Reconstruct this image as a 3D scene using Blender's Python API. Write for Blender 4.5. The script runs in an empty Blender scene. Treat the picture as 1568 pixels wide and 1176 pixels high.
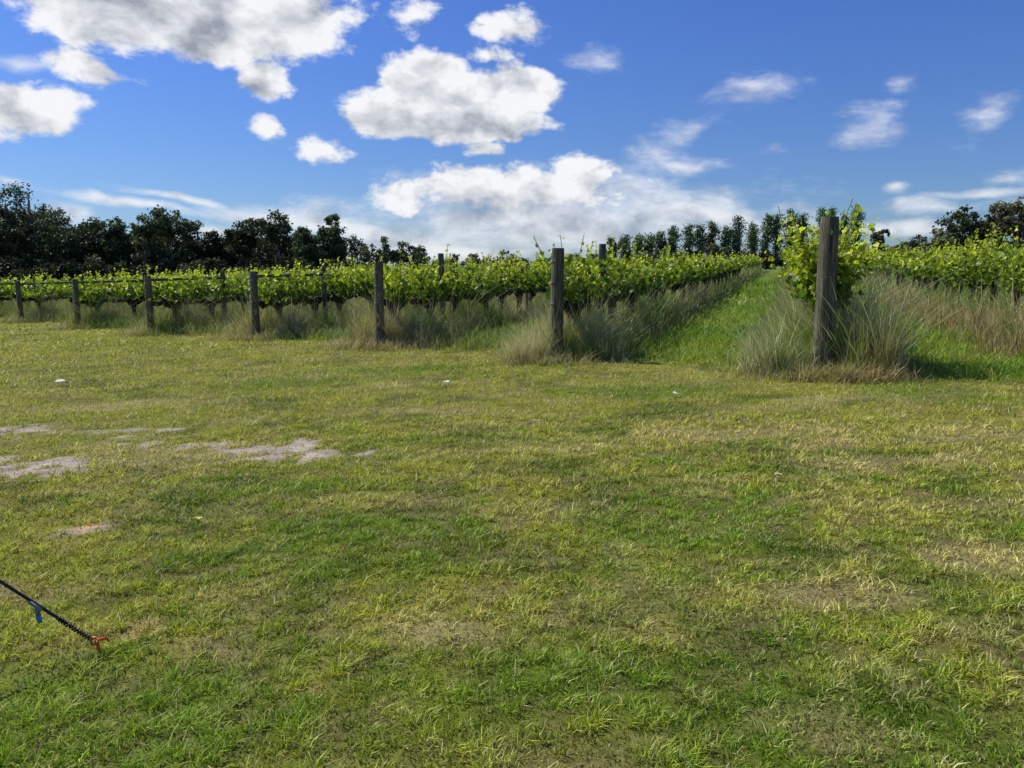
import bpy, math, numpy as np
from mathutils import Vector
rng = np.random.default_rng(7)
scene = bpy.context.scene
scene.view_settings.view_transform = 'Standard'
scene.view_settings.look = 'None'
scene.view_settings.exposure = 0

# ------------------------------------------------------------------ noise
def _h(ix, iy, seed):
    n = (ix.astype(np.int64) * 374761393 + iy.astype(np.int64) * 668265263 + seed * 974634777) & 0x7fffffff
    n = ((n ^ (n >> 13)) * 1274126177) & 0x7fffffff
    n = (n ^ (n >> 16)) & 0xffff
    return n / 65535.0
def vn(x, y, seed=0):
    ix = np.floor(x); iy = np.floor(y); fx = x - ix; fy = y - iy
    fx = fx * fx * (3 - 2 * fx); fy = fy * fy * (3 - 2 * fy)
    a = _h(ix, iy, seed); b = _h(ix + 1, iy, seed); c = _h(ix, iy + 1, seed); d = _h(ix + 1, iy + 1, seed)
    return (a * (1 - fx) + b * fx) * (1 - fy) + (c * (1 - fx) + d * fx) * fy
def fbm(x, y, seed=0, o=4):
    r = 0; amp = .5; tot = 0
    for i in range(o):
        r = r + amp * vn(x * 2 ** i + 17.3 * i, y * 2 ** i - 9.1 * i, seed + i); tot += amp; amp *= .55
    return r / tot
def sstep(a, b, x):
    t = np.clip((x - a) / (b - a), 0, 1); return t * t * (3 - 2 * t)

# ------------------------------------------------------------------ terrain
P = np.array([0.944, -0.331]); R = np.array([0.331, 0.944])   # across rows / along rows
def st(x, y): return x * P[0] + y * P[1], x * R[0] + y * R[1]
def xy(s, t): return s * P[0] + t * R[0], s * P[1] + t * R[1]
def gz(x, y):
    x = np.asarray(x, float); y = np.asarray(y, float)
    s, t = st(x, y)
    L = .034 * (s + 3.57)
    z = np.where(L > 0, 1.1 * np.tanh(L / 1.1), 1.6 * np.tanh(L / 1.6))
    z = z + np.clip((t - 30) * .01, 0, .6)
    return z + (fbm(x * .5, y * .5, 3, 3) - .5) * .07 * np.exp(-(x * x + y * y) / 900)
def head_t(s): return 11.6 - .44 * s            # headland line

ROWS = [(s, t0) for s, t0 in [(9.4, 7.6), (4.9, 9.2), (.52, 11.1), (-3.57, 12.4), (-8.08, 14.55), (-12.8, 16.6),
        (-17.5, 17.9), (-23.5, 20.7), (-30.5, 24.1), (-37, 27), (-43.5, 30), (-50, 33), (14, 6), (18.5, 5), (23, 4)]]
RS = np.array([r[0] for r in ROWS])

# ------------------------------------------------------------------ colours
def mix(a, b, f):
    f = np.asarray(f)[..., None]; return a * (1 - f) + b * f
SAND = [(-3.9, 7.7, .6, .22), (-2.15, 6.75, .62, .45), (-1.62, 6.55, .42, .24), (-4.3, 6.25, .85, .5), (-2.68, 4.63, .18, .13),
        (-5.4, 7.9, .8, .35), (-2.7, 6.9, .35, .22), (-3.6, 7.1, .3, .14), (.25, 7.75, .14, .06)]
STRAW = [(2.1, 6.7, 1.5, .3), (3.1, 5.6, 1.2, .3), (-.4, 3.05, .35, .2), (.5, 6.3, .8, .25), (4.2, 6.4, 1.2, .3), (-1.6, 3.19, .12, .09),
         (1.35, 7.0, .5, .22), (2.0, 6.6, .5, .24), (2.6, 6.1, .55, .26), (3.2, 5.55, .6, .26), (3.9, 5.05, .6, .26),
         (1.2, 4.2, .5, .2), (4, 8.3, 1.6, .3), (-.9, 8.4, 1, .25), (2.4,3.6,.5,.3), (-1.5, 10.5, 1.5, .3), (1.5, 3.3, .4, .2), (-2.6, 3.6, .3, .2), (-3.2, 6.6, 1.6, .6), (-5, 9.5, 1.6, .5)]
GREEN = [(1.6, 9.4, 1.6, .8), (-1.6, 12.3, 2.2, .7), (.9, 4.3, .9, .5), (-3.4, 11.2, 1.5, .6), (4.6, 8.8, .9, 1.2), (-1.6,2.5,1.2,.6), (.2,2.6,1,.5), (-.6, 4.4, .8, .3), (-1.5, 5.4, .7, .3)]
def blob(x, y, L, wob=.5, seed=11, sc=3.):
    m = np.full(np.shape(x), -9.)
    for (cx, cy, a, b) in L:
        m = np.maximum(m, 1 - np.sqrt(((x - cx) / a) ** 2 + ((y - cy) / b) ** 2))
    return m + (fbm(x * sc, y * sc, seed, 4) - .5) * 2 * wob
def rowdist(s):
    d = np.full(np.shape(s), 99.)
    for r in RS: d = np.minimum(d, np.abs(s - r))
    return d
def sandmask(x, y): return sstep(.15, .5, blob(x, y, SAND, 1.5, 31, 7.))
def lawncol(x, y):
    s, t = st(x, y)
    g1 = np.array([.25, .385, .024]); g2 = np.array([.56, .56, .072]); straw = np.array([.80, .68, .27]); dk = np.array([.13, .225, .018])
    d = np.hypot(x, y)
    n = fbm(x * .9, y * .9, 5, 5); n2 = fbm(x * 3.7, y * 3.7, 9, 4)
    f = sstep(.32, .70, n * .4 + n2 * .6 + .10 * sstep(3.5, 7, d) - .02)
    f = np.clip(f + .42 * sstep(4.5, 9, d) * (t < head_t(s) - .5), 0, 1)
    c = mix(g1, g2, f)
    c = mix(c, dk, .65 * sstep(.53, .70, fbm(x * 2.1, y * 2.1, 21, 4)))
    c = mix(c, straw, .78 * sstep(0.05, .6, blob(x, y, STRAW, .8, 13, 3.)))
    c = mix(c, straw * .9, .5 * sstep(.52, .68, fbm(x * 1.6, y * 4.2, 41, 5)) * sstep(2.2, 4, d))
    c = mix(c, straw * .9, .45 * sstep(.57, .70, fbm(x * 5, y * 6, 43, 3)))
    c = mix(c, g1 * 1.1, .75 * sstep(0, .6, blob(x, y, GREEN, .5, 15, 2.)))
    ais = sstep(-.3, 1.0, t - head_t(s))
    a = mix(np.array([.17, .34, .02]), np.array([.32, .43, .045]), sstep(.35, .65, fbm(x * .8, y * .8, 77, 4)))
    c = mix(c, a, ais)
    return c

# ------------------------------------------------------------------ mesh accumulator
class Acc:
    def __init__(s): s.v = []; s.t = []; s.q = []; s.c = []; s.n = 0
    def add(s, v, col, tris=None, quads=None):
        v = np.asarray(v, np.float32).reshape(-1, 3); k = len(v)
        s.v.append(v); col = np.asarray(col, np.float32)
        s.c.append(np.broadcast_to(col, (k, 3)) if col.ndim == 1 else col.reshape(-1, 3))
        if tris is not None and len(tris): s.t.append(np.asarray(tris, np.int64).reshape(-1, 3) + s.n)
        if quads is not None and len(quads): s.q.append(np.asarray(quads, np.int64).reshape(-1, 4) + s.n)
        s.n += k
    def build(s, name, mat, smooth=False, parent=None):
        V = np.concatenate(s.v); C = np.concatenate(s.c)
        T = np.concatenate(s.t) if s.t else np.zeros((0, 3), np.int64); Q = np.concatenate(s.q) if s.q else np.zeros((0, 4), np.int64)
        me = bpy.data.meshes.new(name)
        me.vertices.add(len(V)); me.vertices.foreach_set('co', V.ravel())
        L = np.concatenate([T.ravel(), Q.ravel()]).astype(np.int32)
        me.loops.add(len(L)); me.loops.foreach_set('vertex_index', L)
        st_ = np.concatenate([np.arange(len(T)) * 3, len(T) * 3 + np.arange(len(Q)) * 4]).astype(np.int32)
        me.polygons.add(len(st_)); me.polygons.foreach_set('loop_start', st_)
        me.update(calc_edges=True)
        if smooth: me.polygons.foreach_set('use_smooth', np.ones(len(st_), bool))
        at = me.attributes.new('col', 'FLOAT_COLOR', 'POINT')
        at.data.foreach_set('color', np.concatenate([C, np.ones((len(C), 1), np.float32)], 1).astype(np.float32).ravel())
        me.materials.append(mat)
        o = bpy.data.objects.new(name, me); scene.collection.objects.link(o)
        if parent: o.parent = parent
        return o

def blades(acc, x, y, z, h, w, col, lean, k=2, curve=.5, tipcol=None, la=None):
    n = len(x); az = rng.uniform(0, 2 * np.pi, n)
    if la is None: la = rng.uniform(0, 2 * np.pi, n)
    sx, sy = np.cos(az) * w / 2, np.sin(az) * w / 2
    lx, ly = np.cos(la) * lean * h, np.sin(la) * lean * h
    vs = []; cs = []
    for i in range(k + 1):
        f = i / k; hz = h * (f - curve * .5 * lean * f * f); e = f ** 1.6
        px, py, pz = x + lx * e, y + ly * e, z + np.maximum(hz, .004)
        if i == 0: pz = z - .01
        ww = 1 - f ** 1.5 * .7
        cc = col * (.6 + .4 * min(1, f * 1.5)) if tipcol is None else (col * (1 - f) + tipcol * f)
        if i < k:
            vs += [np.stack([px - sx * ww, py - sy * ww, pz], 1), np.stack([px + sx * ww, py + sy * ww, pz], 1)]; cs += [cc, cc]
        else:
            vs.append(np.stack([px, py, pz], 1)); cs.append(cc)
    m = 2 * k + 1
    V = np.stack(vs, 1).reshape(-1, 3); C = np.stack(cs, 1).reshape(-1, 3)
    b = np.arange(n)[:, None] * m
    tr = []
    for i in range(k - 1):
        j = 2 * i; tr += [b + np.array([[j, j + 1, j + 3]]), b + np.array([[j, j + 3, j + 2]])]
    j = 2 * (k - 1); tr.append(b + np.array([[j, j + 1, j + 2]]))
    acc.add(V, C, tris=np.concatenate(tr))

def tube(acc, pts, rad, col, n=7, cap=True):
    pts = np.asarray(pts, float); m = len(pts); rad = np.broadcast_to(rad, (m,))
    V = []
    for i in range(m):
        d = pts[min(i + 1, m - 1)] - pts[max(i - 1, 0)]; d = d / (np.linalg.norm(d) + 1e-9)
        a = np.array([0, 0, 1.]) if abs(d[2]) < .9 else np.array([1., 0, 0])
        u = np.cross(d, a); u /= np.linalg.norm(u); v = np.cross(d, u)
        an = np.arange(n) * 2 * np.pi / n
        V.append(pts[i] + rad[i] * (np.cos(an)[:, None] * u + np.sin(an)[:, None] * v))
    Q = []
    for i in range(m - 1):
        for j in range(n):
            Q.append([i * n + j, i * n + (j + 1) % n, (i + 1) * n + (j + 1) % n, (i + 1) * n + j])
    V = np.concatenate(V); T = []
    if cap:
        V = np.concatenate([V, pts[-1:]]); T = [[(m - 1) * n + j, (m - 1) * n + (j + 1) % n, m * n] for j in range(n)]
    acc.add(V, np.asarray(col), quads=Q, tris=T)

# ------------------------------------------------------------------ materials
def new_mat(name):
    m = bpy.data.materials.new(name); m.use_nodes = True
    nt = m.node_tree; nt.nodes.clear(); return m, nt
def foliage_mat(name, trans=.35, rough=.5, spec=.4, nscale=30, namp=.3):
    m, nt = new_mat(name); N = nt.nodes; L = nt.links
    a = N.new('ShaderNodeAttribute'); a.attribute_name = 'col'
    g = N.new('ShaderNodeNewGeometry')
    no = N.new('ShaderNodeTexNoise'); no.inputs['Scale'].default_value = nscale; no.inputs['Detail'].default_value = 1
    L.new(g.outputs['Position'], no.inputs['Vector'])
    mr = N.new('ShaderNodeMapRange'); mr.inputs[1].default_value = .3; mr.inputs[2].default_value = .7
    mr.inputs[3].default_value = 1 - namp; mr.inputs[4].default_value = 1 + namp; L.new(no.outputs[0], mr.inputs[0])
    vm = N.new('ShaderNodeVectorMath'); vm.operation = 'SCALE'; L.new(a.outputs['Color'], vm.inputs[0]); L.new(mr.outputs[0], vm.inputs['Scale'])
    p = N.new('ShaderNodeBsdfPrincipled'); p.inputs['Roughness'].default_value = rough; p.inputs['Specular IOR Level'].default_value = spec
    L.new(vm.outputs[0], p.inputs['Base Color'])
    o = N.new('ShaderNodeOutputMaterial')
    if trans > 0:
        tr = N.new('ShaderNodeBsdfTranslucent')
        v2 = N.new('ShaderNodeVectorMath'); v2.operation = 'MULTIPLY'; v2.inputs[1].default_value = (1.15, 1.2, .6)
        L.new(vm.outputs[0], v2.inputs[0]); L.new(v2.outputs[0], tr.inputs['Color'])
        mx = N.new('ShaderNodeMixShader'); mx.inputs[0].default_value = trans
        L.new(p.outputs[0], mx.inputs[1]); L.new(tr.outputs[0], mx.inputs[2]); L.new(mx.outputs[0], o.inputs[0])
    else: L.new(p.outputs[0], o.inputs[0])
    return m
M_lawn = foliage_mat('lawn_grass_mat', .28, .5, .25, 60, .2)
M_tall = foliage_mat('tall_grass_mat', .25, .5, .2, 5, .2)
M_leaf = foliage_mat('vine_leaf_mat', .45, .45, .4, 25, .2)
M_tree = foliage_mat('tree_foliage_mat', .12, .6, .2, .8, .35)
M_bark = foliage_mat('bark_mat', 0, .9, .1, 25, .5)

def wood_mat():
    m, nt = new_mat('weathered_wood_mat'); N = nt.nodes; L = nt.links
    g = N.new('ShaderNodeNewGeometry'); mp = N.new('ShaderNodeMapping'); mp.inputs['Scale'].default_value = (22, 22, 1.3)
    L.new(g.outputs['Position'], mp.inputs[0])
    n1 = N.new('ShaderNodeTexNoise'); n1.inputs['Scale'].default_value = 2.2; n1.inputs['Detail'].default_value = 8; n1.inputs['Roughness'].default_value = .65
    L.new(mp.outputs[0], n1.inputs[0])
    n2 = N.new('ShaderNodeTexNoise'); n2.inputs['Scale'].default_value = 4; n2.inputs['Detail'].default_value = 5; L.new(g.outputs['Position'], n2.inputs[0])
    cr = N.new('ShaderNodeValToRGB'); e = cr.color_ramp.elements
    e[0].position = .36; e[0].color = (.018, .015, .010, 1); e[1].position = .68; e[1].color = (.29, .26, .17, 1)
    x = e.new(.5); x.color = (.10, .086, .054, 1); L.new(n1.outputs[0], cr.inputs[0])
    mx = N.new('ShaderNodeMix'); mx.data_type = 'RGBA'; mx.inputs[7].default_value = (.08, .095, .035, 1)
    mr = N.new('ShaderNodeMapRange'); mr.inputs[1].default_value = .45; mr.inputs[2].default_value = .7; mr.inputs[4].default_value = .6
    L.new(n2.outputs[0], mr.inputs[0]); L.new(mr.outputs[0], mx.inputs[0]); L.new(cr.outputs[0], mx.inputs[6])
    b = N.new('ShaderNodeBump'); b.inputs['Strength'].default_value = .9; b.inputs['Distance'].default_value = .025; L.new(n1.outputs[0], b.inputs['Height'])
    p = N.new('ShaderNodeBsdfPrincipled'); p.inputs['Roughness'].default_value = .85
    L.new(mx.outputs[2], p.inputs['Base Color']); L.new(b.outputs[0], p.inputs['Normal'])
    o = N.new('ShaderNodeOutputMaterial'); L.new(p.outputs[0], o.inputs[0]); return m
M_wood = wood_mat()

def plain(name, col, rough=.5, metal=0, ns=80, na=.15):
    m, nt = new_mat(name); N = nt.nodes; L = nt.links
    g = N.new('ShaderNodeNewGeometry'); no = N.new('ShaderNodeTexNoise'); no.inputs['Scale'].default_value = ns; L.new(g.outputs['Position'], no.inputs[0])
    mr = N.new('ShaderNodeMapRange'); mr.inputs[3].default_value = 1 - na; mr.inputs[4].default_value = 1 + na; L.new(no.outputs[0], mr.inputs[0])
    vm = N.new('ShaderNodeVectorMath'); vm.operation = 'SCALE'; vm.inputs[0].default_value = col; L.new(mr.outputs[0], vm.inputs['Scale'])
    p = N.new('ShaderNodeBsdfPrincipled'); p.inputs['Roughness'].default_value = rough; p.inputs['Metallic'].default_value = metal
    L.new(vm.outputs[0], p.inputs['Base Color']); o = N.new('ShaderNodeOutputMaterial'); L.new(p.outputs[0], o.inputs[0]); return m
M_wire = plain('galvanised_wire_mat', (.2, .2, .19), .5, .6)

def ground_mat():
    m, nt = new_mat('ground_mat'); N = nt.nodes; L = nt.links
    a = N.new('ShaderNodeAttribute'); a.attribute_name = 'col'
    g = N.new('ShaderNodeNewGeometry')
    n1 = N.new('ShaderNodeTexNoise'); n1.inputs['Scale'].default_value = 45; n1.inputs['Detail'].default_value = 5; n1.inputs['Roughness'].default_value = .7
    n2 = N.new('ShaderNodeTexNoise'); n2.inputs['Scale'].default_value = 6; n2.inputs['Detail'].default_value = 4
    L.new(g.outputs['Position'], n1.inputs[0]); L.new(g.outputs['Position'], n2.inputs[0])
    mr = N.new('ShaderNodeMapRange'); mr.inputs[1].default_value = .3; mr.inputs[2].default_value = .7; mr.inputs[3].default_value = .5; mr.inputs[4].default_value = 1.4
    L.new(n1.outputs[0], mr.inputs[0])
    m2 = N.new('ShaderNodeMapRange'); m2.inputs[1].default_value = .3; m2.inputs[2].default_value = .7; m2.inputs[3].default_value = .8; m2.inputs[4].default_value = 1.2
    L.new(n2.outputs[0], m2.inputs[0])
    mm = N.new('ShaderNodeMath'); mm.operation = 'MULTIPLY'; L.new(mr.outputs[0], mm.inputs[0]); L.new(m2.outputs[0], mm.inputs[1])
    vm = N.new('ShaderNodeVectorMath'); vm.operation = 'SCALE'; L.new(a.outputs['Color'], vm.inputs[0]); L.new(mm.outputs[0], vm.inputs['Scale'])
    b = N.new('ShaderNodeBump'); b.inputs['Strength'].default_value = .7; b.inputs['Distance'].default_value = .025; L.new(n1.outputs[0], b.inputs['Height'])
    p = N.new('ShaderNodeBsdfPrincipled'); p.inputs['Roughness'].default_value = .95; p.inputs['Specular IOR Level'].default_value = .1
    L.new(vm.outputs[0], p.inputs['Base Color']); L.new(b.outputs[0], p.inputs['Normal'])
    o = N.new('ShaderNodeOutputMaterial'); L.new(p.outputs[0], o.inputs[0]); return m

# ------------------------------------------------------------------ ground
n = 460; u = np.linspace(-1, 1, n); gx = .75 * np.sinh(9 * u); gy = .75 * np.sinh(9 * u) + 5.5
X, Y = np.meshgrid(gx, gy); X = X.ravel(); Y = Y.ravel()
sm = sandmask(X, Y)
C = lawncol(X, Y) * .42  # lawn colour darkened for painted shade between the blades
C = mix(C, np.array([.17, .13, .06]), .5 * sstep(.4, .6, fbm(X * 5, Y * 5, 55, 3)) * (np.hypot(X, Y) < 20))
pk = fbm(X * 7, Y * 7, 66, 3)[:, None]
C = mix(C, np.array([.52, .43, .34]) * (1.15 - .7 * pk), sm * .95)
oran = sstep(.1, .6, blob(X, Y, [(-1.6, 3.19, .14, .1), (-2.68, 4.63, .15, .1)], .5, 3, 9.)); C = mix(C, np.array([.62, .36, .17]), oran * .8)
S_, T_ = st(X, Y)
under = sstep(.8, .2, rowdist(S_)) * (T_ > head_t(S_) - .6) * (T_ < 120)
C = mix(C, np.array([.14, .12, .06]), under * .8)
far = sstep(60, 140, np.hypot(X, Y)); C = mix(C, np.array([.16, .20, .05]), far)
acc = Acc(); i = np.arange(n - 1); I, J = np.meshgrid(i, i); k = (J * n + I).ravel()
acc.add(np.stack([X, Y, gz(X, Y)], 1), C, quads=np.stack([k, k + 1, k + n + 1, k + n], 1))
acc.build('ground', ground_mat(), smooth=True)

# ------------------------------------------------------------------ lawn blades
acc = Acc()
bands = [(1.5, 3, 15500, .0048, .032, 2), (3, 5, 10000, .0058, .033, 2), (5, 8, 5000, .0078, .035, 2), (8, 12, 2100, .012, .04, 1),
         (12, 18, 900, .018, .045, 1), (18, 30, 300, .03, .06, 1), (30, 60, 45, .065, .08, 1)]
for r1, r2, den, w, h, k in bands:
    half = math.radians(41)
    num = int(half * (r2 * r2 - r1 * r1) * den)
    r = np.sqrt(rng.uniform(r1 * r1, r2 * r2, num)); a = rng.uniform(-half, half, num)
    x = r * np.sin(a); y = r * np.cos(a); s, t = st(x, y)
    sm = sandmask(x, y); cl = fbm(x * 15, y * 15, 91, 2); cl2 = fbm(x * 2.6, y * 2.6, 92, 3)
    cl = sstep(.22, .78, cl)
    strw = sstep(.1, .6, blob(x, y, STRAW, .5, 13, 3.))
    keep = (rng.random(num) > sm * .93) & (rng.random(num) < .40 + .85 * cl) & (rng.random(num) > strw * .3)
    x, y, s, t, cl, cl2, r = x[keep], y[keep], s[keep], t[keep], cl[keep], cl2[keep], r[keep]
    m = len(x)
    c = lawncol(x, y)
    rb = rng.random(m)
    c = c * (rng.uniform(.5, 1.35, m) * (.5 + .8 * cl))[:, None]  # low blades in gaps between clumps darkened, shade put into their colour
    ais = sstep(-.4, .6, t - head_t(s))
    c = np.where((rb < .14 * (1 - .6 * ais))[:, None], np.array([.80, .68, .32]) * rng.uniform(.5, 1.1, m)[:, None], c)
    c = np.where((rb > .95)[:, None], np.array([.26, .45, .04]), c)
    hh = h * (.30 + 1.1 * cl * (.35 + 1.3 * cl2)) * rng.uniform(.6, 1.3, m) * (1 + 1.6 * ais)
    wild = rng.random(m) < .03; hh = np.where(wild, hh * 1.5, hh)
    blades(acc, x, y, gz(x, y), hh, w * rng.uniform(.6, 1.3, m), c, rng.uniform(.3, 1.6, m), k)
acc.build('lawn_grass', M_lawn)

# ------------------------------------------------------------------ tall grass beneath vines
acc = Acc()
def tall(s0, ta, tb, den, w, hh, wid, k=3, tan=.5, leanmax=.9, dryc=(.44, .35, .16), drytip=(.72, .64, .38), thr=.15):
    m = int((tb - ta) * den)
    if m < 1: return
    t = rng.uniform(ta, tb, m); ds = np.clip(rng.normal(0, wid, m), -2.2 * wid, 2.2 * wid)
    x, y = xy(s0 + ds, t); g = .29
    jx = (_h(np.floor(x / g), np.floor(y / g), 3) + .5 * rng.normal(0, .5, m)); jy = (_h(np.floor(x / g), np.floor(y / g), 4) + .5 * rng.normal(0, .5, m))
    x2 = (np.floor(x / g) + jx) * g; y2 = (np.floor(y / g) + jy) * g
    use = rng.random(m) < .6; hv = np.where(use, .65 + .7 * _h(np.floor(x / g), np.floor(y / g), 8), .75); tv = _h(np.floor(x / g), np.floor(y / g), 12)
    cxx = (np.floor(x / g) + .5) * g; cyy = (np.floor(y / g) + .5) * g
    x = np.where(use, x2, x); y = np.where(use, y2, y)
    la = np.arctan2(y - cyy, x - cxx) + rng.normal(0, 1.1, m)
    cl = fbm(x * 1.5, y * 1.5, 101, 3); keep = rng.random(m) < sstep(thr, thr + .4, cl) * 1.1 + .08
    x, y, ds, cl, la, hv, tv = x[keep], y[keep], ds[keep], cl[keep], la[keep], hv[keep], tv[keep]; m = len(x)
    h = hh * hv * (.25 + 1.4 * cl) * rng.uniform(.3, 1.35, m) * np.exp(-(ds / (wid * 2)) ** 2)
    q = rng.random(m) * .55 + .0 + tv * .45 + (fbm(x * .8, y * .8, 111, 3) - .5) * 1.2
    dry = np.clip(sstep(1 - tan - .16, 1 - tan + .16, q), 0, 1)
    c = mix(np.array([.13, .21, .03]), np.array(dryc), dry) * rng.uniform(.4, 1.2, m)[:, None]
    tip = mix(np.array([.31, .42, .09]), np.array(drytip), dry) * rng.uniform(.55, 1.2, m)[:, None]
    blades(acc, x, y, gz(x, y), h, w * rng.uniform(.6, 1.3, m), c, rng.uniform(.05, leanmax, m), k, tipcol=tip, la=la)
for s0, t0 in ROWS:
    for a, b, den, w, k in [(.1, 4, 1300, .009, 3), (4, 10, 950, .013, 3), (10, 20, 500, .018, 2), (20, 40, 150, .036, 1), (40, 90, 45, .07, 1)]:
        x0, y0 = xy(s0, t0 + a)
        if y0 < 6 and b < 8: continue
        if s0 > 6 and a < 5: continue
        if s0 == .52 and b == 4: a = 2
        f = 1.0 if s0 > -15 else .6
        tall(s0, t0 + a, t0 + b, den * f, w / f ** .5, .86 if s0 < 0 else .78, .56 if s0 != .52 else .40, k, .52 if s0 < -5 else .46)
tall(3.6, 13, 32, 300, .013, .52, .6, 2, .8, dryc=(.36, .24, .12), drytip=(.55, .42, .24))
SIL_LIT = (.82, .77, .50)  # silvery dry tips, whitened further to paint them sunlit
tall(.52, 11.2, 13.3, 5600, .0085, 1.05, .44, 4, .55, .9, drytip=SIL_LIT, thr=0)
tall(.08, 10.85, 11.7, 3800, .008, .90, .26, 4, .68, .9, drytip=(.88, .84, .60), thr=-.2)  # left tussock tips paler, the sunlit side put into the colour
tall(1.05, 10.95, 11.9, 3000, .008, .90, .24, 4, .6, .9, dryc=(.42, .30, .12), drytip=SIL_LIT, thr=-.2)
tall(.58, 10.3, 11.0, 2800, .009, .36, .46, 3, .85, 1.3, dryc=(.46, .33, .15), drytip=(.70, .56, .30), thr=-.1)
tall(-3.57, 12.5, 14.8, 3000, .009, .80, .55, 4, .42, .9, drytip=SIL_LIT, thr=0); tall(-4.05, 12.0, 12.9, 2600, .008, .68, .28, 4, .7, .9, drytip=SIL_LIT, thr=-.2)
tall(-3.1, 12.2, 13.0, 1800, .008, .55, .3, 4, .3, 1.0, thr=-.2); tall(-3.4, 11.6, 12.3, 1400, .008, .28, .6, 3, .75, 1.3, thr=0)
for s0, t0 in ROWS[4:9]: tall(s0, t0 + .1, t0 + 1.6, 2100, .011, .9, .62, 3, .55, 1.0, thr=0); tall(s0, t0 - .8, t0, 1100, .01, .34, .7, 3, .75, 1.2, thr=.1); tall(s0 + 2.2, t0 - .6, t0 + 2.2, 900, .01, .42, 1.3, 3, .35, 1.2)
acc.build('tall_grass', M_tall)

# ------------------------------------------------------------------ vines
def leaves(L, x, y, z, size, F):
    m = len(x)
    nrm = rng.normal(0, 1, (m, 3)); nrm[:, 2] += .5; nrm /= np.linalg.norm(nrm, axis=1)[:, None]
    ax = rng.normal(0, 1, (m, 3)); ax[:, 2] -= .5; ax -= (ax * nrm).sum(1)[:, None] * nrm; ax /= np.linalg.norm(ax, axis=1)[:, None]
    sd = np.cross(nrm, ax); c = np.stack([x, y, z], 1); q = size[:, None]
    shp = [(-.55, 0, 0), (-.75, -.55, .12), (.15, -1.0, .28), (.35, -.45, .1), (1.05, 0, 0), (.35, .45, .1), (.15, 1.0, .28), (-.75, .55, .12)]
    V = np.stack([c + q * (a * ax + b * sd + e * nrm) for a, b, e in shp], 1).reshape(-1, 3)
    young_lit = np.clip(F * 1.35 + rng.normal(0, .22, m) - .12, 0, 1)  # leaf age, plus canopy underside shade put into the colour of low leaves
    col = mix(np.array([.075, .155, .012]), np.array([.62, .68, .06]), young_lit) * rng.uniform(.55, 1.25, m)[:, None]
    bb = np.arange(m)[:, None] * 8
    tr = np.concatenate([bb + np.array([[0, i + 1, i]]) for i in range(1, 7)])
    L.add(V, np.repeat(col, 8, 0), tris=tr)

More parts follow.
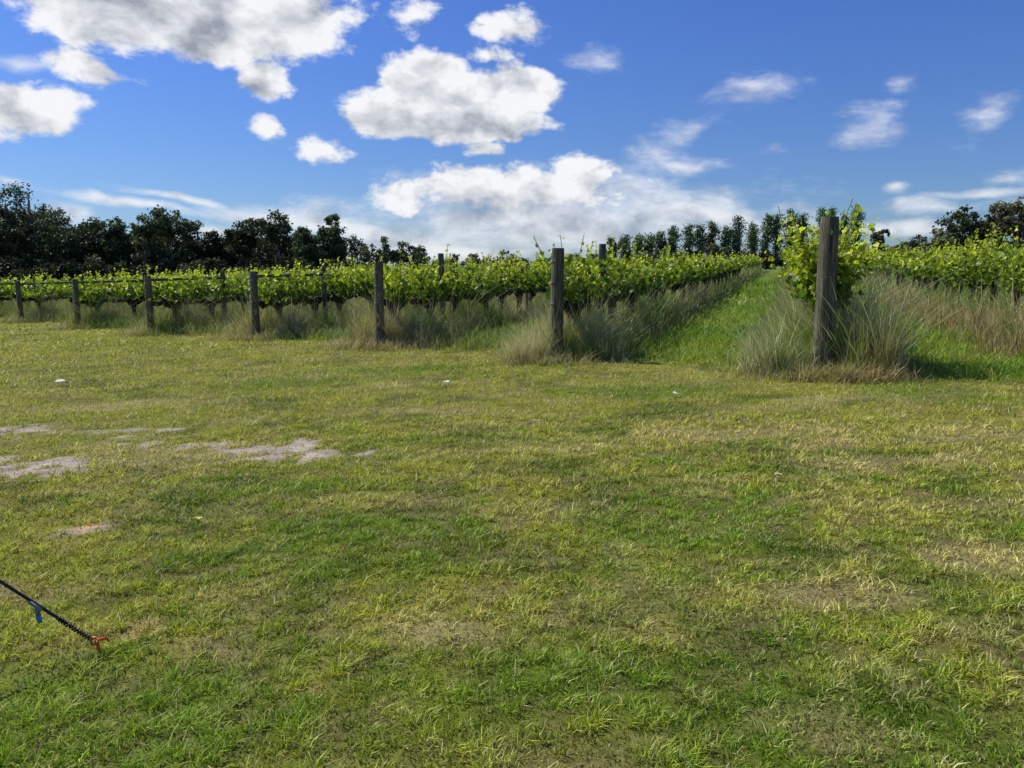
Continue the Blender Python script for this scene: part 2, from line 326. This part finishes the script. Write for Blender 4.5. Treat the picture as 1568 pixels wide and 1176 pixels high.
def vine_row(s0, t0, t1, first):
    L = Acc(); W = Acc()
    t = t0 + .9
    dark = np.array([.024, .018, .013])
    while t < min(t1, t0 + 55):
        x, y = xy(s0, t); d = math.hypot(x, y); z = float(gz(x, y)); H = .9 + rng.uniform(-.05, .05)
        lx, ly = rng.normal(0, .07, 2)
        ns = 8 if d < 25 else 5
        pts = [(x, y, z - .05), (x + lx, y + ly, z + .25), (x + lx * 1.6 + rng.normal(0, .03), y + ly * 1.6, z + .55), (x + lx, y + ly, z + H)]
        tube(W, pts, np.array([.09, .07, .07, .13]) * rng.uniform(.85, 1.25), dark * rng.uniform(.7, 1.5), ns)
        for sg in (-1, 1):
            pp = []; rr = []
            for i in range(7):
                f = i / 6; tt = t + sg * f * .85; px, py = xy(s0 + rng.normal(0, .03), tt)
                pp.append((px + lx * (1 - f), py + ly * (1 - f), float(gz(px, py)) + H - .10 * (1 - f) ** 2 + .06 * math.sin(f * 3) + rng.normal(0, .03)))
                rr.append(.095 * (1 - .3 * f) * rng.uniform(.7, 1.4))
            tube(W, pp, rr, dark * rng.uniform(.7, 1.4), ns)
        t += 1.65
    step = 5.
    vig0 = 1.34 if s0 > 3 else 1.04
    for ta in np.arange(t0 + .05, t1, step):
        tb = min(ta + step, t1); xm, ym = xy(s0, ta + 2); d = math.hypot(xm, ym)
        lod = np.clip(16 / d, .12, 1.1)
        size = .060 / lod ** .55
        if xm < -1.05 * ym - 4 or xm > .95 * ym + 6 or ym < 2: continue
        ns = int((tb - ta) * 14.5 * lod ** .8); nl = 14 if d < 35 else 8
        tt = rng.uniform(ta, tb, ns); vig = sstep(.25, .75, fbm(tt * 1.1, np.full(ns, s0 * 3.1), 7, 3))
        ln = rng.uniform(.3, .85, ns) * (.60 + .88 * vig) * vig0; lg = rng.random(ns) < .12; ln[lg] = rng.uniform(.9, 1.25, lg.sum())
        ds = np.clip(rng.normal(0, .36, ns), -.8, .8); dt = np.clip(rng.normal(0, .35, ns), -.7, .7); b0 = rng.normal(0, .08, ns)
        ds[lg] *= .5; dt[lg] *= .5
        if first and ta < t0 + 3:
            near = tt < t0 + 1.8; ln = np.where(near, np.minimum(ln * 1.3, 1.2), ln)
        f = (np.arange(nl) + .5) / nl; f = np.clip(f[None, :] + rng.normal(0, .02, (ns, nl)), 0, 1)
        z0 = .97 + rng.normal(0, .06, ns) - (.12 if s0 > 3 else 0)
        jit = .085 * (1 - .8 * f)
        S = s0 + b0[:, None] + (ds * ln)[:, None] * f + rng.normal(0, 1, (ns, nl)) * jit
        T = tt[:, None] + (dt * ln)[:, None] * f + rng.normal(0, 1, (ns, nl)) * jit
        Zr = z0[:, None] + ln[:, None] * f + rng.normal(0, .3, (ns, nl)) * jit
        sz = size * (1.15 - .6 * f) * rng.uniform(.7, 1.3, (ns, nl))
        nf = int((tb - ta) * 75 * lod ** 1.1)
        tf = rng.uniform(ta, tb, nf); vf = fbm(tf * 1.5, np.full(nf, s0), 19, 3); sf = s0 + rng.normal(0, .2, nf)
        zf = np.minimum(1.02 + rng.gamma(2., .17, nf) * (.5 + vf), 1.7) - (.35 if s0 > 3 else .15) * vf * rng.random(nf)
        S = np.concatenate([S.ravel(), sf]); T = np.concatenate([T.ravel(), tf]); Zr = np.concatenate([Zr.ravel(), zf])
        sz = np.concatenate([sz.ravel(), size * rng.uniform(.8, 1.3, nf)]); F = np.concatenate([f.ravel(), np.clip((zf - .9), 0, 1) * .5])
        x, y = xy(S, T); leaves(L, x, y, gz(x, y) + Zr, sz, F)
        if d < 34:
            g = np.array([0, .5, .97])
            for i in range(ns):
                xs, ys = xy(s0 + b0[i] + ds[i] * ln[i] * g, tt[i] + dt[i] * ln[i] * g)
                tube(W, np.stack([xs, ys, gz(xs, ys) + z0[i] + ln[i] * g], 1), [.009, .008, .006], np.array([.26, .32, .05]), 3, False)
    if first:      # vine trained up behind the near end post
        ns = 90; nl = 15
        tt = t0 + rng.uniform(.10, 1.4, ns); b0 = rng.normal(0, .15, ns); ds = np.clip(rng.normal(0, .36, ns), -.6, .6); ln = rng.uniform(.55, 1.1, ns)
        ln[:9] = rng.uniform(1.2, 1.42, 9); ds[:9] = rng.choice([-.34, .26], 9) + rng.normal(0, .05, 9)
        z0 = rng.uniform(.8, 1.25, ns); z0[:9] = 1.05
        f = ((np.arange(nl) + .5) / nl)[None, :] + rng.normal(0, .02, (ns, nl))
        j = rng.normal(0, .06, (3, ns, nl)) * (1.1 - .8 * np.clip(f, 0, 1))
        S = s0 + b0[:, None] + (ds * ln)[:, None] * np.clip(f, 0, 1) ** .8 + j[0]; T = tt[:, None] + j[1]
        Zr = z0[:, None] + ln[:, None] * f * (1 - .25 * np.abs(ds)[:, None]) + j[2] * .6 - (rng.random(ns) < .3)[:, None] * f ** 2 * .5 * (np.arange(ns) > 9)[:, None]
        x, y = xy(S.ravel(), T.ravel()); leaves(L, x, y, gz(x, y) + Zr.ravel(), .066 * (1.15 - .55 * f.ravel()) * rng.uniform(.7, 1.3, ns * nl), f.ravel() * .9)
        for i in range(9):
            g = np.linspace(0, 1, 5); xs, ys = xy(s0 + b0[i] + ds[i] * ln[i] * g ** .8, np.full(5, tt[i]))
            tube(W, np.stack([xs, ys, gz(xs, ys) + z0[i] + ln[i] * g * (1 - .25 * abs(ds[i]))], 1), [.009, .009, .008, .007, .005], np.array([.28, .33, .05]), 4, False)
    e = bpy.data.objects.new('grapevine_row', None); scene.collection.objects.link(e)
    if W.v: W.build('vine_trunks', M_bark, parent=e, smooth=True)
    L.build('vine_leaves', M_leaf, parent=e)
for s0, t0 in ROWS:
    vine_row(s0, t0, 118, abs(s0 - .52) < .1)

# ------------------------------------------------------------------ posts, rails, wires
def post(s, t, H, r, detail=True):
    x, y = xy(s, t); z = float(gz(x, y)); A = Acc(); ns = 20
    tl = rng.normal(0, .012, 2); pts = []; rr = []
    for f in [0, .12, .25, .4, .55, .7, .85, .96, 1.0]:
        pts.append((x + tl[0] * f * H, y + tl[1] * f * H, z - .1 + f * (H + .1))); rr.append(r * (1.06 - .1 * f) * (1 + rng.normal(0, .012)) * (.94 if f == 1 else 1))
    tube(A, pts, rr, (.2, .18, .13), ns)
    A.v[0] = A.v[0] + np.stack([(vn(A.v[0][:, 0] * 60, A.v[0][:, 2] * 2, 5) - .5) * .012, (vn(A.v[0][:, 1] * 60, A.v[0][:, 2] * 2, 8) - .5) * .012, np.zeros(len(A.v[0]))], 1).astype(np.float32)
    o = A.build('wooden_post', M_wood, smooth=True)
    m = o.modifiers.new('edge', 'EDGE_SPLIT'); m.split_angle = math.radians(50)
    if detail:
        Wm = Acc()
        for hz in (.95, 1.3, H - .22):
            for q in range(2):
                a = np.linspace(0, 2 * np.pi, 19)
                tube(Wm, np.stack([x + (r + .006) * np.cos(a), y + (r + .006) * np.sin(a), np.full(19, z + hz + q * .012)], 1), .003, (.4, .4, .4), 4, False)
        Wm.build('wire_wrap', M_wire, parent=o)
    return x, y, z
M_tag = plain('tag_mat', (.45, .4, .10), .4)
rails = Acc(); wires = Acc()
for s0, t0 in ROWS:
    if s0 > 6 or s0 < -45: continue
    big = {.52: (2.08, .125), -3.57: (1.86, .11), -8.08: (1.8, .10)}.get(s0, (1.72, .10))
    x, y, z = post(s0, t0, big[0], big[1])
    p2 = post(s0, t0 + 3.2, 2.02 if s0 > -10 else 1.85, .08, False)
    t = t0 + 10
    while t < 60: post(s0, t, 1.85, .05, False); t += 7
    if s0 < -10:
        hh = 1.6; tube(rails, [(x, y, z + hh), (p2[0], p2[1], p2[2] + hh + .02)], .045, (.2, .18, .13), 10)
    for hz in (.95, 1.3, 1.6):
        tt = np.arange(t0, 75, 3.); xs, ys = xy(np.full(len(tt), s0), tt); tube(wires, np.stack([xs, ys, gz(xs, ys) + hz], 1), .004, (.4, .4, .4), 4, False)
rails.build('trellis_rail', M_wood, smooth=True); wires.build('trellis_wire', M_wire)
for (s0, t0, H, r) in [(-3.57, 12.4, 1.86, .11), (.52, 11.1, 2.08, .125)]:
    x, y = xy(s0, t0); z = float(gz(x, y)) + H - .2; A = Acc()
    d = -np.array([x, y]) / math.hypot(x, y); p0 = np.array([x, y]) + d * (r - .01)
    tube(A, [(p0[0], p0[1], z), (p0[0] + d[0] * .015, p0[1] + d[1] * .015, z)], .035, (.5, .5, .1), 20)
    A.build('post_tag', M_tag)

# ------------------------------------------------------------------ trees
def tree(A, W, x, y, h, w, nleaf, lsz, base=.25, shape='euc', tone=(.045, .062, .022)):
    z = float(gz(x, y)); tone = np.array(tone) * np.array([rng.uniform(.85, 1.25), rng.uniform(.9, 1.15), 1.0])
    bark = np.array([.30, .25, .20])
    tube(W, [(x, y, z - .2), (x + rng.normal(0, .15), y, z + h * .3), (x + rng.normal(0, .25), y, z + h * .6), (x, y, z + h * .85)], np.array([.024, .018, .012, .004]) * h, bark * rng.uniform(.6, 1.3), 6)
    cen = []; rad = []; tn = []
    if shape == 'euc':
        nh = int(rng.integers(4, 7)); heads = []
        for i in range(nh):
            a = rng.uniform(0, 2 * np.pi); rr = w * rng.uniform(.1, .36) if i else 0
            hr = w * rng.uniform(.20, .30); top = h * (1.0 if i == 0 else rng.uniform(.60, .95))
            heads.append((x + rr * math.cos(a), y + rr * math.sin(a), z + top - hr * 1.1, hr))
        for hx, hy, hz, hr in heads:
            tube(W, [(x, y, z + h * .3), ((x + hx) / 2, (y + hy) / 2, z * .5 + hz * .5 + .06 * h), (hx, hy, hz)], np.array([.013, .009, .004]) * h, bark * rng.uniform(.6, 1.3), 5)
            ht = rng.uniform(.7, 1.4)
            for q in range(11):
                dv = rng.normal(0, 1, 3); dv /= np.linalg.norm(dv); dv[2] = dv[2] * .95 + .05
                cen.append(np.array([hx, hy, hz]) + dv * hr * .75 * np.array([1, 1, .9])); rad.append(hr * rng.uniform(.26, .46)); tn.append(ht * (.8 + .45 * dv[2]) * rng.uniform(.8, 1.25))  # upper clumps of each head toned lighter, top light put into colour
        for q in range(10):
            a = rng.uniform(0, 2 * np.pi); rr = w * rng.uniform(.05, .45); cen.append(np.array([x + rr * math.cos(a), y + rr * math.sin(a), z + h * rng.uniform(base, .6)])); rad.append(w * rng.uniform(.10, .17)); tn.append(rng.uniform(.4, .8))  # low clumps toned darker, crown shade put into colour
    else:
        nc_ = 20
        for i in range(nc_):
            f = base + (1 - base) * (i + .5) / nc_; a = rng.uniform(0, 2 * np.pi); env = math.sin(math.pi * min(1, 1.08 - f * .98) ** .8)
            rr = w * .24 * env * rng.uniform(.1, 1); cen.append(np.array([x + rr * math.cos(a), y + rr * math.sin(a), z + h * f * .98])); rad.append(w * (.08 + .22 * env) * rng.uniform(.8, 1.2)); tn.append(rng.uniform(.6, 1.4))
    cen = np.array(cen); rad = np.array(rad); tn = np.array(tn); nc = len(rad); pr = rad ** 2 / (rad ** 2).sum(); k = rng.choice(nc, nleaf, p=pr)
    dv = rng.normal(0, 1, (nleaf, 3)); dv /= np.linalg.norm(dv, axis=1)[:, None]
    rr = np.abs(rng.normal(.7, .3, nleaf)) * rad[k]
    pc = cen[k] + dv * rr[:, None] * np.array([1.2, 1.2, .9]); sz = lsz * rng.uniform(.4, 1.3, nleaf)[:, None]
    a = rng.normal(0, 1, (nleaf, 3)); a /= np.linalg.norm(a, axis=1)[:, None]; b = np.cross(a, rng.normal(0, 1, (nleaf, 3))); b /= np.linalg.norm(b, axis=1)[:, None]
    V = np.stack([pc - a * sz * .8, pc - b * sz * .45, pc + a * sz * .8, pc + b * sz * .45], 1).reshape(-1, 3)
    ct = tn[k] * (.55 + .9 * (dv[:, 2] * .5 + .5)) * rng.uniform(.7, 1.3, nleaf) * rng.uniform(.75, 1.25)  # painted shading: leaves lighter on top of a clump, darker beneath
    A.add(V, np.repeat(tone * ct[:, None], 4, 0), quads=np.arange(nleaf * 4).reshape(-1, 4))
def grove(name, items, **kw):
    A = Acc(); W = Acc()
    for (px, dist, h, w, nl, ls) in items:
        tree(A, W, px * dist, dist, h, w, nl, ls, **kw)
    e = bpy.data.objects.new(name, None); scene.collection.objects.link(e)
    W.build('trunks_and_limbs', M_bark, parent=e); A.build('foliage', M_tree, parent=e)
prof_x = [-1.0, -.80, -.66, -.60, -.56, -.52, -.47, -.44, -.40, -.36, -.32, -.29, -.26, -.235, -.215]
prof_h = [14.0, 14.2, 14.5, 13.9, 11.9, 11.4, 11.2, 10.8, 8.9, 8.9, 9.7, 9.0, 10.0, 9.6, 8.2]
items = []
sl = -.98
while sl < -.218:
    h = np.interp(sl, prof_x, prof_h) * rng.choice([.82, .93, 1.03]) * rng.uniform(.96, 1.04)
    items.append((sl, rng.uniform(106, 114), h, h * rng.uniform(.6, .8), 5000, .27)); sl += rng.uniform(.030, .042)
sl = -.98
while sl < -.225:
    h = np.interp(sl, prof_x, prof_h) * rng.uniform(.70, .88)
    items.append((sl, rng.uniform(118, 124), h, h * .95, 3200, .42)); sl += rng.uniform(.026, .034)
grove('eucalyptus_tree_line', items, base=.16, tone=(.090, .102, .048))
grove('distant_shrubs', [(sl_, 103 + rng.uniform(-2, 2), rng.uniform(2.4, 4.2), rng.uniform(4, 6), 900, .3) for sl_ in np.arange(-.98, -.2, .03)], base=.05, tone=(.055, .066, .03))
items = [(s_, 150 + rng.uniform(-5, 5), np.interp(s_, [-.21, -.13, -.1, .1, .2], [8.2, 7.8, 5.2, 4.8, 5.2]) * rng.uniform(.75, 1.1), 5.5, 1700, .33) for s_ in np.arange(-.205, .6, .022)]
grove('distant_tree_line', items, base=.1, tone=(.11, .13, .065))
items = [(s_ + rng.normal(0, .002), 150, np.interp(s_, [.12, .2, .3, .36, .46], [6.4, 8.3, 9.7, 10.6, 10.6]) * rng.uniform(.88, 1.08), 3.3, 2400, .24) for s_ in np.arange(.125, .455, .0165)]
grove('poplar_tree_row', items, base=.08, shape='pop', tone=(.09, .15, .052))
for it in [(.472, 110, 5.6, 3.6, 1800, .26), (.575, 95, 7.6, 6.0, 4600, .27), (.615, 92, 7.7, 6.0, 5200, .27), (.65, 95, 8.6, 6.6, 5200, .27), (.70, 94, 9.0, 7, 4400, .3), (.545, 100, 5.3, 5.0, 2600, .28), (.76, 94, 9, 7, 4000, .3), (.52, 104, 4.6, 4.6, 1800, .3)]:
    grove('eucalyptus_tree', [it], base=.18, tone=(.11, .12, .062))

# ------------------------------------------------------------------ guy rope with peg
e = bpy.data.objects.new('tent_guy_rope', None); scene.collection.objects.link(e)
M_blk = plain('black_webbing_mat', (.012, .012, .013), .6, 0, 400, .4); M_org = plain('orange_plastic_mat', (.75, .12, .03), .35)
M_blue = plain('blue_tag_mat', (.03, .22, .6), .5); M_grey = plain('grey_webbing_mat', (.18, .2, .22), .7)
p0 = np.array([-1.70, 2.95, .085]); dr = np.array([-.36, -.03, .285]); dr /= np.linalg.norm(dr)
A = Acc(); tube(A, [p0 + dr * .13, p0 + dr * .5, p0 + dr * 2.6], .0065, (0, 0, 0), 8); A.build('strap', M_blk, parent=e)
A = Acc(); a = np.linspace(0, 2 * np.pi * 12, 200); up = np.cross(dr, [0, 1, 0]); up /= np.linalg.norm(up); sd = np.cross(dr, up)
tube(A, p0 + dr * (.02 + .15 * a / a[-1])[:, None] + .0085 * (np.cos(a)[:, None] * up + np.sin(a)[:, None] * sd), .0035, (0, 0, 0), 5)
A.build('spring', M_blk, parent=e)
A = Acc(); q = p0 + dr * .27
tube(A, [q + dr * -.03 + [0, 0, -.006], q + dr * .03 + [0, 0, -.006]], .010, (0, 0, 0), 8); tube(A, [q + [0, 0, -.01], q + [.004, 0, -.045]], [.007, .009], (0, 0, 0), 6); A.build('webbing_slider', M_grey, parent=e)
A = Acc(); tube(A, [q + [.004, 0, -.045], q + [.01, 0, -.08]], [.011, .008], (0, 0, 0), 6); A.build('blue_tag', M_blue, parent=e)
A = Acc(); a = np.linspace(0, 2 * np.pi, 17)
tube(A, p0 + .014 * (np.cos(a)[:, None] * np.array([1, 0, 0]) + np.sin(a)[:, None] * np.array([0, .5, .85])), .005, (0, 0, 0), 7)
tube(A, [p0 + [.014, 0, .004], p0 + [.045, .01, .008], p0 + [.055, .012, -.01]], [.007, .007, .004], (0, 0, 0), 8)
tube(A, [p0 + [.01, 0, 0], p0 + [.03, .01, -.15]], [.008, .004], (0, 0, 0), 8); A.build('orange_peg', M_org, parent=e)
A = Acc(); en = p0 + dr * 2.6; tube(A, [(en[0], en[1], -.1), (en[0], en[1], 2.2)], .015, (0, 0, 0), 12); A.build('tent_pole', M_grey, parent=e)

# ------------------------------------------------------------------ litter
def scrap(name, x, y, sz, mat):
    z = float(gz(x, y)) + .04; A = Acc(); m = 9; a = np.linspace(0, 2 * np.pi, m, endpoint=False)
    r = sz * rng.uniform(.6, 1.15, m) * (1 - .35 * np.abs(np.sin(a))); V = np.stack([x + r * np.cos(a), y + r * np.sin(a) * .8, z + rng.uniform(0, .5, m) * sz], 1)
    V = np.concatenate([V, [[x, y, z + .15 * sz]]]); A.add(V, (1, 1, 1), tris=[[i, (i + 1) % m, m] for i in range(m)]); A.build(name, mat)
M_paper = plain('paper_mat', (.75, .73, .68), .7); M_dl = plain('dry_leaf_mat', (.55, .42, .24), .7); M_yl = plain('yellow_leaf_mat', (.7, .6, .12), .6); M_br = plain('brown_leaf_mat', (.22, .12, .06), .7)
scrap('paper_scrap', -6.8, 11.6, .14, M_paper); scrap('fallen_leaf', 1.87, 8.8, .07, M_paper); scrap('fallen_leaf', 1.82, 5.13, .035, M_dl)  # white piece in paper material is a paper scrap, the tan one a leaf
scrap('fallen_leaf', 4.1, 6.5, .07, M_dl); scrap('fallen_leaf', -1.95, 4.63, .03, M_yl); scrap('fallen_leaf', .7, 9.4, .08, M_br); scrap('fallen_leaf', -.9, 10.4, .05, M_paper)

# ------------------------------------------------------------------ sun + sky
sv = Vector((-.80, .40, 0)).normalized(); el = math.radians(47)
sv = Vector((sv.x * math.cos(el), sv.y * math.cos(el), math.sin(el)))
sun = bpy.data.lights.new('sun', 'SUN'); sun.energy = 5.0; sun.angle = math.radians(.5); sun.color = (1, .965, .88)
so = bpy.data.objects.new('sun', sun); scene.collection.objects.link(so); so.rotation_euler = sv.to_track_quat('Z', 'Y').to_euler()

world = bpy.data.worlds.new('World'); scene.world = world; world.use_nodes = True
nt = world.node_tree; nt.nodes.clear(); N = nt.nodes; Lk = nt.links
def math_(op, a, b=None, c=None, clamp=False):
    m = N.new('ShaderNodeMath'); m.operation = op; m.use_clamp = clamp
    for i, v in enumerate((a, b, c)):
        if v is None: continue
        if isinstance(v, (int, float)): m.inputs[i].default_value = v
        else: Lk.new(v, m.inputs[i])
    return m.outputs[0]
tc = N.new('ShaderNodeTexCoord'); sx = N.new('ShaderNodeSeparateXYZ'); Lk.new(tc.outputs['Generated'], sx.inputs[0])
az = math_('ARCTAN2', sx.outputs[0], sx.outputs[1]); ele = math_('ARCSINE', sx.outputs[2])
cb = N.new('ShaderNodeCombineXYZ'); Lk.new(az, cb.inputs[0]); Lk.new(ele, cb.inputs[1])
def azel(px, py):   # slopes measured in the photograph -> azimuth / elevation of each cloud
    p = math.radians(8.8); v = (588 - py) / 1184; X = (px - 784) / 1184; Yc = math.cos(p) + math.sin(p) * v; Z = -math.sin(p) + math.cos(p) * v
    return math.atan2(X, Yc), math.atan2(Z, math.hypot(X, Yc))
warp = N.new('ShaderNodeTexNoise'); warp.inputs['Scale'].default_value = 9; warp.inputs['Detail'].default_value = 3; Lk.new(cb.outputs[0], warp.inputs[0])
ws = N.new('ShaderNodeVectorMath'); ws.operation = 'MULTIPLY_ADD'; ws.inputs[1].default_value = (.05, .03, 0); ws.inputs[2].default_value = (-.025, -.015, 0); Lk.new(warp.outputs['Color'], ws.inputs[0])
wv = N.new('ShaderNodeVectorMath'); wv.operation = 'ADD'; Lk.new(cb.outputs[0], wv.inputs[0]); Lk.new(ws.outputs[0], wv.inputs[1])
def field(lst, vec):
    cur = None
    for c in lst:
        cx, cy, rx, ry, stg = c[:5]; rot = c[5] if len(c) > 5 else 0
        a, e_ = azel(cx, cy); cf = math.cos(a) * .98
        mp = N.new('ShaderNodeMapping'); mp.vector_type = 'TEXTURE'; mp.inputs['Location'].default_value = (a, e_, 0)
        mp.inputs['Rotation'].default_value = (0, 0, math.radians(rot)); mp.inputs['Scale'].default_value = (rx / 1184 * cf * cf, ry / 1184 * cf, 1)
        Lk.new(vec, mp.inputs[0]); ln = N.new('ShaderNodeVectorMath'); ln.operation = 'LENGTH'; Lk.new(mp.outputs[0], ln.inputs[0])
        v = math_('MULTIPLY_ADD', ln.outputs['Value'], -stg, stg)
        cur = v if cur is None else math_('MAXIMUM', cur, v)
    return cur
CUM = [(190, 8, 190, 74, 1.5), (380, 15, 190, 80, 1.5), (290, -60, 330, 110, 1.5), (410, 122, 62, 40, 1.1), (300, 66, 90, 36, 1), (40, 165, 92, 50, 1.4), (-60, 160, 120, 60, 1.2), (412, 198, 36, 22, .9),
       (650, 125, 80, 52, 1.8), (785, 146, 76, 50, 1.7), (720, 160, 112, 50, 1.8), (590, 176, 78, 46, 1.7), (690, 186, 178, 36, 1.9), (780, 42, 75, 28, .75), (640, 22, 50, 30, .6), (745, 90, 50, 15, .6),
       (500, 235, 60, 24, .55), (740, 230, 38, 17, .9), (135, 108, 90, 28, .9, -12), (800, 290, 250, 46, .9), (640, 295, 95, 36, .75), (890, 270, 90, 36, .8)]
WSP = [(860, 335, 450, 88, 1.2), (1060, 205, 130, 34, .55, 18), (1150, 138, 80, 30, .52, 12), (1350, 190, 75, 46, .55, 25), (1385, 125, 42, 22, .6), (1375, 290, 32, 12, .8), (1515, 170, 80, 40, .5, 25),
       (1430, 322, 190, 20, .8), (1560, 272, 80, 20, .65), (1380, 350, 150, 22, .9), (1500, 300, 120, 12, .85, 4), (200, 310, 150, 14, 1.25, -8), (275, 302, 110, 11, 1.15, -8), (500, 345, 230, 26, 1.2, -8), (320, 352, 60, 16, .8),
       (120, 320, 60, 20, .85), (20, 275, 50, 12, .85, -10), (920, 85, 60, 24, .42, 10), (1180, 232, 40, 12, .5), (700, 385, 500, 30, .8), (1120, 335, 220, 45, .85), (-300, 250, 260, 60, .7), (2100, 200, 300, 90, .7), (1040, 255, 130, 28, .65), (40, 92, 90, 18, .6)]
GRY = [(700, 207, 190, 44, 1.2), (290, 40, 260, 46, .95), (200, -10, 200, 60, .9), (30, 192, 100, 34, 1.0), (760, 322, 180, 36, .7), (400, 142, 60, 20, .8), (690, 150, 34, 22, .6), (780, 58, 50, 14, .6), (900, 350, 300, 36, .7)]
def noise(vec, sc, det=9, rough=.56, stretch=(1, 1.5, 1), off=(0, 0, 0)):
    mp = N.new('ShaderNodeMapping'); mp.inputs['Scale'].default_value = stretch; mp.inputs['Location'].default_value = off; Lk.new(vec, mp.inputs[0])
    no = N.new('ShaderNodeTexNoise'); no.inputs['Scale'].default_value = sc; no.inputs['Detail'].default_value = det; no.inputs['Roughness'].default_value = rough; Lk.new(mp.outputs[0], no.inputs[0]); return no.outputs[0]
n0 = noise(wv.outputs[0], 17, 6, .62)
s0_ = noise(wv.outputs[0], 17, 4, .55); s1_ = noise(wv.outputs[0], 17, 4, .55, off=(-.02, .04, 0))
fc = field(CUM, wv.outputs[0]); dc = math_('MULTIPLY_ADD', math_('SUBTRACT', n0, .5), 2.0, fc)
def smooth(v, a, b, to=1.):
    m = N.new('ShaderNodeMapRange'); m.interpolation_type = 'SMOOTHSTEP'; m.inputs[1].default_value = a; m.inputs[2].default_value = b; m.inputs[4].default_value = to; Lk.new(v, m.inputs[0]); return m.outputs[0]
ac = smooth(dc, .08, .52)
nw = noise(wv.outputs[0], 9, 6, .62, (1, 2.6, 1)); fw = field(WSP, wv.outputs[0])
aw = smooth(math_('MULTIPLY_ADD', math_('SUBTRACT', nw, .5), 2.2, fw), .05, 1.0, .82)
alpha = math_('MAXIMUM', ac, aw)
alpha = math_('MULTIPLY', alpha, smooth(ele, -.02, .01))
lit = math_('MULTIPLY', math_('SUBTRACT', s0_, s1_), 2.4)
gr = smooth(math_('MULTIPLY_ADD', math_('SUBTRACT', n0, .5), .7, field(GRY, wv.outputs[0])), -.2, .95, .62)
shade = math_('ADD', math_('SUBTRACT', .92, gr), lit)
mr = N.new('ShaderNodeClamp'); Lk.new(shade, mr.inputs[0])
cr = N.new('ShaderNodeMix'); cr.data_type = 'RGBA'; cr.inputs[6].default_value = (3.1, 3.5, 4.3, 1); cr.inputs[7].default_value = (9.2, 9.3, 9.6, 1); Lk.new(mr.outputs[0], cr.inputs[0])
sky = N.new('ShaderNodeTexSky'); sky.sky_type = 'NISHITA'; sky.sun_disc = False; sky.sun_elevation = el; sky.sun_rotation = math.atan2(sv.x, sv.y)
sky.air_density = 1.0; sky.dust_density = .2; sky.ozone_density = 4.0
tint = N.new('ShaderNodeMix'); tint.data_type = 'RGBA'; Lk.new(smooth(ele, 0, .36), tint.inputs[0])
tint.inputs[6].default_value = (.50, .66, .96, 1); tint.inputs[7].default_value = (.50, .70, 1.22, 1)
tm = N.new('ShaderNodeVectorMath'); tm.operation = 'MULTIPLY'; Lk.new(sky.outputs[0], tm.inputs[0]); Lk.new(tint.outputs[2], tm.inputs[1])
mx = N.new('ShaderNodeMix'); mx.data_type = 'RGBA'; Lk.new(alpha, mx.inputs[0]); Lk.new(tm.outputs[0], mx.inputs[6]); Lk.new(cr.outputs[2], mx.inputs[7])
bg = N.new('ShaderNodeBackground'); bg.inputs['Strength'].default_value = .1; Lk.new(mx.outputs[2], bg.inputs[0])
ow = N.new('ShaderNodeOutputWorld'); Lk.new(bg.outputs[0], ow.inputs[0])

# ------------------------------------------------------------------ camera
cam = bpy.data.cameras.new('camera'); cam.sensor_width = 36; cam.lens = 1184 / 1568 * 36; cam.clip_end = 10000; cam.clip_start = .05
co = bpy.data.objects.new('camera', cam); scene.collection.objects.link(co); co.location = (0, 0, 1.6); co.rotation_euler = (math.radians(90 - 8.8), 0, 0)
scene.camera = co
print('done')
